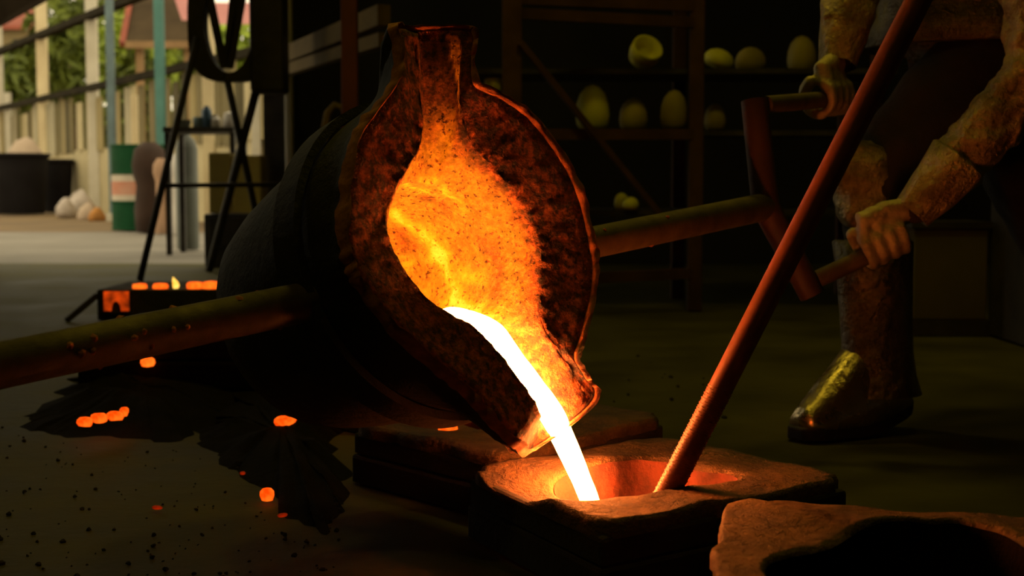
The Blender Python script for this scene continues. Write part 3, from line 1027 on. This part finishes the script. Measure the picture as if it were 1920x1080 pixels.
# ------------------------------------------------------------------ smoking mould box behind on the left
b0 = at(180, 541, 5.0)
e = empty('mould_box', (-1.27, 5.15, 0), 'dark mould box far left behind the pole with glowing sprues on top', 'mould box')
MB().box((-1.25, 5.2, .055), (.50, .42, .11)).build('body', M['flask'], e, bevel=.006)
MB().box((-1.43, 4.985, .065), (.10, .02, .085)).build('end_plate', M['flask'], e, bevel=.004)
mb = MB()
loops = []
for y_ in (4.968, 4.978):
    L = []
    for k in range(20):
        a = math.pi * k / 19
        L.append(Vector((-1.425 - .018 * math.cos(a), y_, .035 + .035 * math.sin(a))))
    for q in ((-1.38, .035), (-1.38, .105), (-1.468, .105), (-1.468, .035)):
        L.append(Vector((q[0], y_, q[1])))
    loops.append(L)
mb.loft(loops, True, True)
mb.build('glowing_arch', M['arch'], e)
mb = MB().bar((-1.50, 5.0, .09), (-1.60, 4.95, .0), .02, .02); mb.build('handle', M['flask'], e)
for i, (px, sx, hh) in enumerate(((262, .026, .018), (301, .028, .019), (366, .030, .024), (396, .030, .026))):
    p = at(px, 541, 5.05)
    mbs = MB().lathe((p.x, p.y, .108), [(sx * .92, 0), (sx, .004), (sx, hh - .006), (sx * .85, hh), (sx * .3, hh + .002)], 16)
    mbs.rough(.002, 60, i)
    mbs.build('sprue', M['ember_hot'], e, True)
p = at(327, 541, 5.05)
mb = MB(); 
mb.tube([Vector((p.x + q[0], p.y, .108 + q[1])) for q in ((.004, 0), (.006, .012), (.004, .022), (-.002, .034), (-.004, .044))], [.008, .013, .011, .006, .001], 12)
fl = mb.build('flame', M['flame'], None, True); rebase(fl, (p.x, p.y, .108))
tag(fl, 'small yellow flame flickering between the glowing sprues', 'flame')

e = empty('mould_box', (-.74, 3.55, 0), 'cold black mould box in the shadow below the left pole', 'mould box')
MB().box((-.74, 3.55, .035), (.60, .52, .07)).build('flask', M['black_sand'], e, bevel=.008)  # box added to blacken the shaded floor behind the heaps
MB().box((-.74, 3.55, .107), (.58, .50, .066)).build('flask', M['black_sand'], e, bevel=.008)  # second piece of the box added to stand in for shade

# ------------------------------------------------------------------ storage rack with rounded pieces
RY = 5.2
rack = empty('storage_rack', (.5, 5.45, 0), 'rusty steel storage rack with diagonal brace behind the ladle', 'rack')
def rx(px, Y): return (px - 960) / FPX * Y
posts = ((960, 5.1, .072), (1303, 5.35, .055), (1640, 5.6, .055))
for px, Y, w_ in posts:
    for dy in (0, .55):
        MB().box((rx(px, Y), Y + dy, 1.1), (w_, w_ * .8, 2.2)).build('post', M['rack'], rack, bevel=.004)
def zpix(py, Y): return at(960, py, Y).z
x0_, x1_ = rx(960, 5.1), rx(1303, 5.35)
for py0, py1 in ((25, 43), (-2, 12), (252, 252), (528, 512)):
    MB().bar((x0_, 5.1, zpix(py0, 5.1)), (x1_, 5.35, zpix(py1, 5.35)), .035, .04).build('beam', M['rack'], rack)
MB().bar((x0_ + .03, 5.06, zpix(80, 5.06)), (rx(1232, 5.3), 5.24, zpix(400, 5.24)), .022, .022).build('brace', M['rack'], rack)
SH = {'top': .94, 'mid': .70, 'low': .39}
for z_ in SH.values():
    MB().box((.55, 5.66, z_ - .012), (1.9, .44, .02), Matrix.Rotation(.37 * .9, 3, 'Z') if False else None).build('shelf', M['steel_dark'], rack)


def dome(name, px, Y, z, w_, h_, m, label, tilt=0.0, bowl=False):
    x_ = rx(px, Y)
    mbd = MB()
    if bowl:
        mbd.lathe((x_, Y, z), [(.3 * w_, 0), (.42 * w_, .15 * h_), (.5 * w_, .55 * h_), (.5 * w_, h_), (.43 * w_, h_), (.4 * w_, .5 * h_), (.2 * w_, .2 * h_)], 24)
    else:
        mbd.lathe((x_, Y, z), [(.34 * w_, 0), (.46 * w_, .12 * h_), (.5 * w_, .33 * h_), (.47 * w_, .58 * h_), (.37 * w_, .8 * h_), (.2 * w_, .95 * h_), (.03 * w_, h_)], 24)
    if tilt:
        c = Vector((x_, Y, z + h_ * .5)); R_ = Matrix.Rotation(tilt, 3, 'Y') @ Matrix.Rotation(.9 if bowl else 0, 3, 'X')
        vs = [R_ @ (Vector(v) - c) for v in mbd.v]
        lo = min(v.z for v in vs)
        mbd.v = [tuple(Vector((v.x + x_, v.y + Y, v.z - lo + z))) for v in vs]
    o = mbd.build(name, M[m], None, True); rebase(o, (x_, Y, z))
    return tag(o, label, 'pot', 'rounded pots on the rack')


dome('clay_pot', 1110, 5.5, SH['mid'], .135, .18, 'helmetY', 'bright yellow-green egg shaped pot beside the diagonal brace')
dome('clay_pot', 1186, 5.55, SH['mid'], .115, .13, 'helmetO', 'dull rounded pot right of the bright egg shaped pot')
dome('clay_pot', 1205, 5.55, SH['top'], .125, .09, 'helmetY', 'tilted open bowl on the upper shelf above the egg shaped pot', .5, True)
dome('clay_pot', 1262, 5.5, SH['mid'] - .0, .11, .16, 'helmetO', 'tall ochre pot left of the thick rack post on the middle shelf')
dome('clay_pot', 1338, 5.6, SH['mid'], .09, .11, 'helmetO', 'small ochre pot right of the thick rack post on the middle shelf')
dome('clay_pot', 1345, 5.6, SH['top'], .125, .075, 'helmetY', 'flat yellow pot on the upper shelf right of the rack post', .35)
dome('clay_pot', 1403, 5.65, SH['top'], .125, .10, 'helmetO', 'dim rounded pot on the upper shelf next to the flat yellow pot')
dome('clay_pot', 1498, 5.7, SH['top'], .12, .15, 'helmetO', 'dim tall pot at the right end of the upper shelf')
dome('clay_pot', 1165, 5.5, SH['low'], .06, .065, 'helmetY', 'small yellow pot on the lowest shelf, rear one of the pair')
dome('clay_pot', 1182, 5.42, SH['low'], .065, .05, 'helmetY', 'small yellow pot on the lowest shelf, front one of the pair')
mb = MB().lathe((rx(925, 5.5), 5.5, SH['mid']), [(.022, 0), (.024, .01), (.024, .13), (.02, .15), (.034, .155), (.034, .2), (.03, .205)], 18)
o = mb.build('bottle', M['helmetY'], None, True); rebase(o, (rx(925, 5.5), 5.5, SH['mid'])); tag(o, 'pale bottle shaped pot left of the rack, beside the ladle neck', 'bottle')

# crate and cabinet behind the worker
e = empty('crate', (1.42, 4.6, 0), 'pale box in the dark behind the leg of the worker', 'crate')
MB().box((1.42, 4.6, .2), (.24, .24, .30)).build('body', M['crate'], e, bevel=.006)
MB().box((1.42, 4.6, .025), (.26, .26, .05)).build('base', M['steel_dark'], e)
MB().box((1.42, 4.6, .36), (.26, .26, .02)).build('lid', M['steel_dark'], e)
e = empty('cabinet', (1.72, 4.3, 0), 'black cabinet in the dark at the right edge', 'cabinet')
MB().box((1.72, 4.3, .6), (.34, .4, 1.2)).build('body', M['steel_dark'], e, bevel=.008)
dr = MB().box((1.72, 4.095, .6), (.30, .02, 1.1)).build('door', M['steel_dark'], e, bevel=.004)
MB().box((1.60, 4.078, .6), (.015, .016, .1)).build('handle', M['rack'], dr)

# ------------------------------------------------------------------ fan stand, silhouetted against the yard
FY = 7.0
fan = empty('fan_stand', at(380, 500, FY) * 1, 'black spoked fan housing on a splayed tubular stand', 'fan')
fan.location = (at(380, 500, FY).x, FY, 0)
cF = at(428, 45, FY)
mb = MB()
loops = []
for (sx_, sz_, yy) in ((1, 1, 0), (1, 1, .10), (.60, .84, .10), (.60, .84, 0), (1, 1, 0)):
    L = []
    for k in range(48):
        a = 2 * math.pi * k / 48
        cx_, sn = math.cos(a), math.sin(a)
        pw = .62 if sx_ == 1 else 1
        L.append(Vector((cF.x + .205 * sx_ * abs(cx_) ** pw * (1 if cx_ > 0 else -1), FY + yy, cF.z + .285 * sz_ * abs(sn) ** pw * (1 if sn > 0 else -1))))
    loops.append(L)
mb.loft(loops)
mb.build('housing', M['steel_dark'], fan, True, auto=40)
for pa, pb in (((392, -10), (421, 128)), ((440, -20), (424, 128)), ((455, -10), (430, 128))):
    MB().bar(at(*pa, FY + .05), at(*pb, FY + .05), .04, .02, (0, 1, 0)).build('spoke', M['steel_dark'], fan)
MB().box(at(505, 60, FY + .08), (.17, .2, .62)).build('motor_box', M['steel_dark'], fan, bevel=.02)
def leg(pa, Ya, pb, Yb, r_=.018):
    MB().tube([at(*pa, Ya), floor_pt(*pb) if Yb is None else at(*pb, Yb)], r_, 10).build('leg', M['steel_dark'], fan, True)
leg((370, 70), FY, (262, 526), None)
leg((488, 140), FY, (392, 508), None, .022)
leg((424, 140), FY, (503, 508), None, .018)
MB().tube([at(303, 348, FY), at(535, 346, FY + .3)], .012, 10).build('stretcher', M['steel_dark'], fan, True)

# ------------------------------------------------------------------ things by the opening
def lathe_thing(name, loc, prof, m, label, cat, n=24, group=None):
    o = MB().lathe(loc, prof, n).build(name, M[m], None, True, auto=40)
    rebase(o, loc)
    return tag(o, label, cat, group)

# work table with odds and ends
tY = 9.6
tl, tr = at(322, 240, tY), at(452, 240, tY)
tcx = (tl.x + tr.x) / 2; tz = tl.z
e = empty('work_table', (tcx, tY, 0), 'dark work table standing at the edge of the yard', 'table')
MB().box((tcx, tY, tz - .02), (tr.x - tl.x, .5, .035)).build('table_top', M['steel_dark'], e)
for sx_ in (-1, 1):
    for sy_ in (-1, 1):
        MB().box((tcx + sx_ * (tr.x - tl.x) * .46, tY + sy_ * .2, (tz - .04) / 2), (.035, .035, tz - .04)).build('leg', M['steel_dark'], e)
def on_table(px): return (at(px, 240, tY).x, tY, tz)
lathe_thing('canister', on_table(388), [(.032, 0), (.036, .02), (.036, .10), (.03, .13), (.018, .135), (.018, .15)], 'blue', 'blue canister standing on the dark work table', 'canister')
lathe_thing('basin_pan', on_table(344), [(.04, 0), (.055, .05), (.058, .055), (.052, .055), (.04, .02)], 'greycyl', 'grey pan on the work table left of the blue canister', 'pan')
lathe_thing('bundle', on_table(432), [(.05, 0), (.058, .02), (.05, .06), (.04, .1), (.01, .11)], 'white', 'whitish bundle on the work table right of the blue canister', 'bundle')
lathe_thing('paint_tin', on_table(372), [(.035, 0), (.036, .005), (.036, .07), (.033, .075)], 'bluegrey', 'blue grey tin on the work table just left of the blue canister', 'tin')
lathe_thing('jar', on_table(404), [(.03, 0), (.034, .01), (.034, .06), (.02, .075), (.02, .09)], 'white', 'small white jar on the work table just right of the blue canister', 'jar')
lathe_thing('gas_cylinder', (at(353, 470, 10.2).x, 10.2, 0), [(.075, 0), (.08, .02), (.08, .74), (.06, .80), (.03, .83), (.02, .86)], 'greycyl', 'grey cylinder standing under the edge of the work table', 'cylinder')

e = empty('tool_chest', (-1.5, 8.2, 0), 'black chest under the yellow cartons by the hall column', 'chest')
MB().box((-1.55, 8.2, .155), (.5, .2, .31)).build('body', M['steel_dark'], e, bevel=.01)
dr = MB().box((-1.55, 8.095, .2), (.44, .02, .18)).build('drawer', M['steel_dark'], e, bevel=.004)
MB().box((-1.55, 8.078, .2), (.12, .016, .02)).build('handle', M['rack'], dr)
def carton(px0, px1, py0, py1, Y, label):
    a, b_ = at(px0, py1, Y), at(px1, py0, Y)
    e = empty('carton', ((a.x + b_.x) / 2, Y, a.z), label, 'carton', 'yellow cartons on the chest')
    MB().box(((a.x + b_.x) / 2, Y + .09, (a.z + b_.z) / 2), (b_.x - a.x, .17, b_.z - a.z)).build('body', M['yellowbox'], e, bevel=.006)
    MB().box(((a.x + b_.x) / 2, Y + .09, b_.z + .002), (b_.x - a.x, .05, .004)).build('tape', M['brown'], e)
carton(392, 432, 287, 400, 8.1, 'narrow yellow carton on the black chest, left one')
carton(436, 488, 292, 400, 8.1, 'wide yellow carton on the black chest, right one')

struct('trim_1', MB().box((-1.40, 8.40, 2.3), (.16, .2, 4.6)), M['steel_dark'])
struct('trim_2', MB().bar(at(500, 120, 8.2), at(720, 28, 6.2), .06, .09), M['ochrebeam'])
struct('trim_3', MB().bar(at(500, 144, 8.2), at(720, 74, 6.2), .05, .06), M['ochrebeam'])
o = MB().box((-.66, 5.7, 1.4), (.065, .065, 2.8)).build('steel_column', M['redcol'], None, bevel=.006)
rebase(o, (-.66, 5.7, 0)); tag(o, 'dark red steel column behind the neck of the ladle', 'column')
o = MB().tube([at(608, 330, 6.2), at(609, 240, 6.2), at(614, 212, 6.2), at(628, 197, 6.2), at(643, 203, 6.2), at(650, 225, 6.2), at(652, 330, 6.2)], .016, 12).build('bent_pipe', M['ochrebeam'], None, True)
rebase(o, at(630, 330, 6.2)); tag(o, 'ochre pipe bent like a hook left of the ladle', 'pipe')
o = MB().tube([at(608, 330, 6.2), Vector((at(608, 330, 6.2).x, 6.2, 0))], .016, 12)
o = o.build('pipe_stand', M['steel_dark'], None, True); rebase(o, (at(608, 330, 6.2).x, 6.2, 0)); tag(o, 'dark stand tube carrying the bent ochre pipe', 'stand')

# oil drum
dY = 14.4
dx_ = at(265, 430, dY).x
e = empty('oil_drum', (dx_, dY, 0), 'green oil drum with faded white and red band in the yard', 'oil drum')
R_ = .29
def band(z0, z1, m, nm, rr=R_):
    MB().lathe((dx_, dY, 0), [(rr, z0), (rr, z1)], 40).build(nm, M[m], e, True, auto=30)
band(0.0, .30, 'drumgreen', 'lower_body'); band(.30, .36, 'drumwhite', 'lower_white_band'); band(.36, .50, 'drumred', 'red_band')
band(.50, .57, 'drumwhite', 'upper_white_band'); band(.57, .87, 'drumgreen', 'upper_body')
for z_ in (.01, .29, .58, .865):
    MB().lathe((dx_, dY, 0), [(R_, z_ - .012), (R_ + .012, z_ - .004), (R_ + .012, z_ + .004), (R_, z_ + .012)], 40).build('hoop', M['drumgreen'], e, True)

# bundle and jugs in front of the drum
o = MB().lathe((at(280, 300, 13.6).x, 13.6, .0), [(.14, 0), (.16, .2), (.13, .45), (.15, .55), (.17, .66), (.15, .80), (.07, .88)], 18).rough(.03, 6).build('sack_bundle', M['brown'], None, True)
rebase(o, (at(280, 300, 13.6).x, 13.6, 0)); tag(o, 'brown tied bundle leaning against the green drum', 'bundle')
for px, m_, lab, h_ in ((301, 'skinpink', 'pale clay jar beside the brown bundle', .72), (331, 'white', 'white jug at the right of the oil drum', .76)):
    lathe_thing('jar', (at(px, 300, 13.3).x, 13.3, 0), [(.06, 0), (.07, .1), (.05, .3), (.05, .5), (.075, .58), (.07, h_ - .06), (.03, h_)], m_, lab, 'jar')

# black tubs with a sack, rubbish heap
def tub(px, Y, r_, h_, label):
    x_ = at(px, 385, Y).x
    e = empty('tub', (x_, Y, 0), label, 'tub', 'black tubs at the fence')
    MB().lathe((x_, Y, 0), [(r_ * .8, 0), (r_ * .82, .02), (r_ * .98, h_), (r_ * .92, h_), (r_ * .78, .1)], 32).build('body', M['tub'], e, True, auto=40)
    MB().lathe((x_, Y, h_ - .06), [(r_ * .98, 0), (r_ * 1.06, .02), (r_ * 1.06, .06), (r_ * .97, .07)], 32).build('lip', M['tub'], e, True)
tub(36, 21.5, .46, .92, 'large black tub holding a pale sack in front of the fence')
tub(107, 22.6, .27, .85, 'smaller black tub right of the one with the sack')
x_ = at(47, 300, 21.5).x
o = MB().lathe((x_, 21.5, .60), [(.22, 0), (.3, .15), (.26, .35), (.14, .5), (.04, .58)], 20).rough(.06, 4).build('sack', M['sack'], None, True)
rebase(o, (x_, 21.5, .6)); tag(o, 'pale sack bulging out of the large black tub', 'sack')
for i, (px, Y, s_, m_, lab) in enumerate(((124, 19.6, .16, 'plastic', 'grey plastic bag lying right of the tubs'), (150, 20.2, .24, 'plastic', 'taller grey plastic bag leaning at the fence foot'),
                                        (164, 18.9, .14, 'sack', 'small pale bag right of the grey plastic bags'), (181, 18.2, .11, 'orange', 'orange rag bundle left of the oil drum'))):
    x_ = at(px, 385, Y).x
    o = MB().lathe((x_, Y, -.02), [(s_ * .9, 0), (s_, s_ * .4), (s_ * .8, s_), (s_ * .4, s_ * 1.5), (.03, s_ * 1.7)], 18).rough(s_ * .3, 5, i).build('rubbish_bag', M[m_], None, True)
    rebase(o, (x_, Y, 0)); tag(o, lab, 'bag', 'bags by the fence')


# ------------------------------------------------------------------ yard fence
FA, FB = Vector((-10.6, 28.5, 0)), Vector((-2.6, 15.2, 0))     # runs towards the hall on the right
fdir = (FB - FA).normalized(); fl_ = (FB - FA).length
fence = empty('yard_fence', FA.lerp(FB, .5), 'pale board fence with rails running along the yard', 'fence')
def on_fence(px):
    k = (px - 960) / FPX
    t = (k * FA.y - FA.x) / ((FB.x - FA.x) - k * (FB.y - FA.y))
    return FA + (FB - FA) * t, t
for px, m_, w_, zt in ((6, 'palepost', .24, 3.6), (26, 'palepost', .1, 2.2), (92, 'cream', .17, 4.2), (185, 'palepost', .16, 4.2), (262, 'cream', .08, 1.7), (400, 'cream', .14, 3.6), (488, 'palepost', .1, 3.6)):
    q, t = on_fence(px)
    MB().box((q.x, q.y - .12, zt / 2), (w_, .12, zt)).build('post', M[m_], fence)
for z_, th in ((3.0, .15), (1.92, .08)):
    MB().bar(FA + Vector((-1, 1.4, z_)), FB + Vector((0, -.25, z_)), th, .1).build('rail', M['rail'], fence)
MB().bar(FA + Vector((0, .05, .5)), FB + Vector((0, .05, .5)), .08, 1.0).build('low_wall', BOARDS[0], fence)
rgf = random.Random(5)
t = 0.0
while t < fl_ - .2:
    w_ = rgf.choice((.10, .16, .22, .3))
    q = FA + fdir * (t + w_ / 2)
    h_ = 1.85 + rgf.uniform(-.12, .05)
    z0 = rgf.choice((.92, .96, 1.0))
    MB().box((q.x, q.y - .06, (h_ + z0) / 2), (w_ * .96, .03, h_ - z0), Matrix.Rotation(math.atan2(fdir.y, fdir.x), 3, 'Z')).build('board', BOARDS[rgf.choice((0, 1, 1, 2, 2, 3, 4, 4))], fence)
    t += w_ + rgf.choice((0, .05, .15, .3))

# coloured posts
def lone_post(px, Y, w_, h_, m, label):
    x_ = at(px, 340, Y).x
    e = empty('yard_post', (x_, Y, 0), label, 'post', 'painted posts in the yard')
    MB().box((x_, Y, h_ / 2), (w_, w_, h_)).build('shaft', M[m], e, bevel=.01)
    MB().box((x_, Y, .05), (w_ * 1.7, w_ * 1.7, .1)).build('foot', M['palepost'], e)
lone_post(304, 16.0, .105, 3.6, 'teal', 'thick teal post rising behind the oil drum')
lone_post(212, 17.5, .09, 3.6, 'bluegrey', 'blue grey post left of the thick teal post')
lone_post(544, 7.95, .045, 1.55, 'palepost', 'pale post in the dark right of the fan stand')

# roofed shelter behind the fence
e = empty('shelter', (-6.2, 24, 0), 'brown tin roof shelter with pink sheet behind the fence', 'shelter')
sa, sb_ = at(236, 84, 24), at(372, 84, 24)
sc_, sd_ = at(262, -60, 26), at(372, -60, 26)
MB().loft([[sa, sb_, sd_, sc_], [q + Vector((0, .02, .06)) for q in (sa, sb_, sd_, sc_)]], True, True).build('roof', M['tin'], e)
MB().bar(sa, sb_, .1, .12).build('fascia', M['fascia'], e)
MB().bar(sa + Vector((-.05, -.03, 0)), sc_ + Vector((-.05, -.03, 0)), .1, .1).build('verge', M['redroof'], e)
pa = [at(318, -30, 23.4), at(375, -30, 23.4), at(366, 38, 23.4), at(341, 38, 23.4)]
MB().loft([pa, [q + Vector((0, .03, 0)) for q in pa]], True, True).build('pink_sheet', M['pink'], e)
pa = [at(398, 5, 23.4), at(470, 5, 23.4), at(470, 45, 23.4), at(396, 45, 23.4)]
MB().loft([pa, [q + Vector((0, .03, 0)) for q in pa]], True, True).build('pink_sheet', M['pink'], e)
for px in (262, 352):
    q = at(px, 84, 24.2)
    MB().box((q.x, q.y, q.z / 2), (.12, .12, q.z)).build('post', M['fascia'], e)

e = empty('house', (-14.5, 40, 0), 'far ochre house with red roof at the left edge', 'house')
a, b_ = at(-30, 120, 40), at(84, 54, 40)
MB().box(((a.x + b_.x) / 2, 41.5, b_.z / 2), (b_.x - a.x, 3, b_.z)).build('wall', M['housewall'], e)
ra_ = [at(-45, 55, 39.8), at(88, 55, 39.8), at(70, 20, 41.5), at(-30, 20, 41.5)]
MB().loft([ra_, [q + Vector((0, .05, .12)) for q in ra_]], True, True).build('roof', M['redroof'], e)
w0 = at(45, 90, 39.98); MB().box(w0, (.6, .06, .5)).build('window', M['steel_dark'], e)

# dark awning jutting in at the upper left
aw = [at(-90, -60, 13), at(110, -60, 12), at(92, 0, 12), at(-20, 62, 13)]
o = MB().loft([aw, [q + Vector((0, .05, .03)) for q in aw]], True, True).build('awning', M['awning'])
tag(o, 'dark awning edge jutting in at the upper left corner', 'awning')


# trees beyond the fence
def tree(px, py, Y, rx_, rz_, m, label, seed, n=900, leaf=.16):
    c = at(px, py, Y)
    e = empty('tree', (c.x, Y, 0), label, 'tree', 'trees beyond the fence')
    rg_ = random.Random(seed)
    MB().tube([(c.x, Y, 0), (c.x + .1, Y, c.z * .5), (c.x, Y, c.z + rz_ * .3)], [.14, .1, .03], 8).build('trunk', M['bark'], e, True)
    mbt = MB()
    for i in range(n):
        d_ = Vector((rg_.gauss(0, 1), rg_.gauss(0, 1), rg_.gauss(0, 1))).normalized() * rg_.random() ** .45
        q = c + Vector((d_.x * rx_, d_.y * rx_ * .7, d_.z * rz_)) * (1 + .25 * noise.noise(Vector((d_.x * 2, d_.z * 2, seed))))
        if q.z < .1: continue
        a1 = Vector((rg_.gauss(0, 1), rg_.gauss(0, 1), rg_.gauss(0, 1))).normalized()
        a2 = a1.orthogonal().normalized() * leaf * rg_.uniform(.6, 1.2); a1 = a1 * leaf * rg_.uniform(.9, 2)
        mbt.add([q - a1, q + a2 * .5, q + a1, q - a2 * .5], [(0, 1, 2, 3)])
    o = mbt.build('foliage', M[m], e)
    o['kind'] = 'stuff'
tree(135, 95, 30, 1.0, 1.6, 'leaf', 'dark green tree between the cream fence posts', 1)
tree(45, 150, 33, 1.0, .75, 'leaf', 'dark tree in front of the far house', 2)
tree(255, 120, 27, .8, 1.0, 'leaf2', 'lime green bush under the shelter roof', 3)
tree(250, 210, 24.8, .5, 1.2, 'leaf', 'green plant left of the thick teal post', 4, 500)
tree(345, 115, 30, .9, .8, 'leaf', 'green bush right of the thick teal post', 5)
tree(455, 110, 34, 1.3, 1.0, 'leaf2', 'lime bush seen through the spoked fan housing', 6)
tree(225, 40, 34, .9, 1.3, 'leaf2', 'pale green tree top left of the shelter', 7, 600)
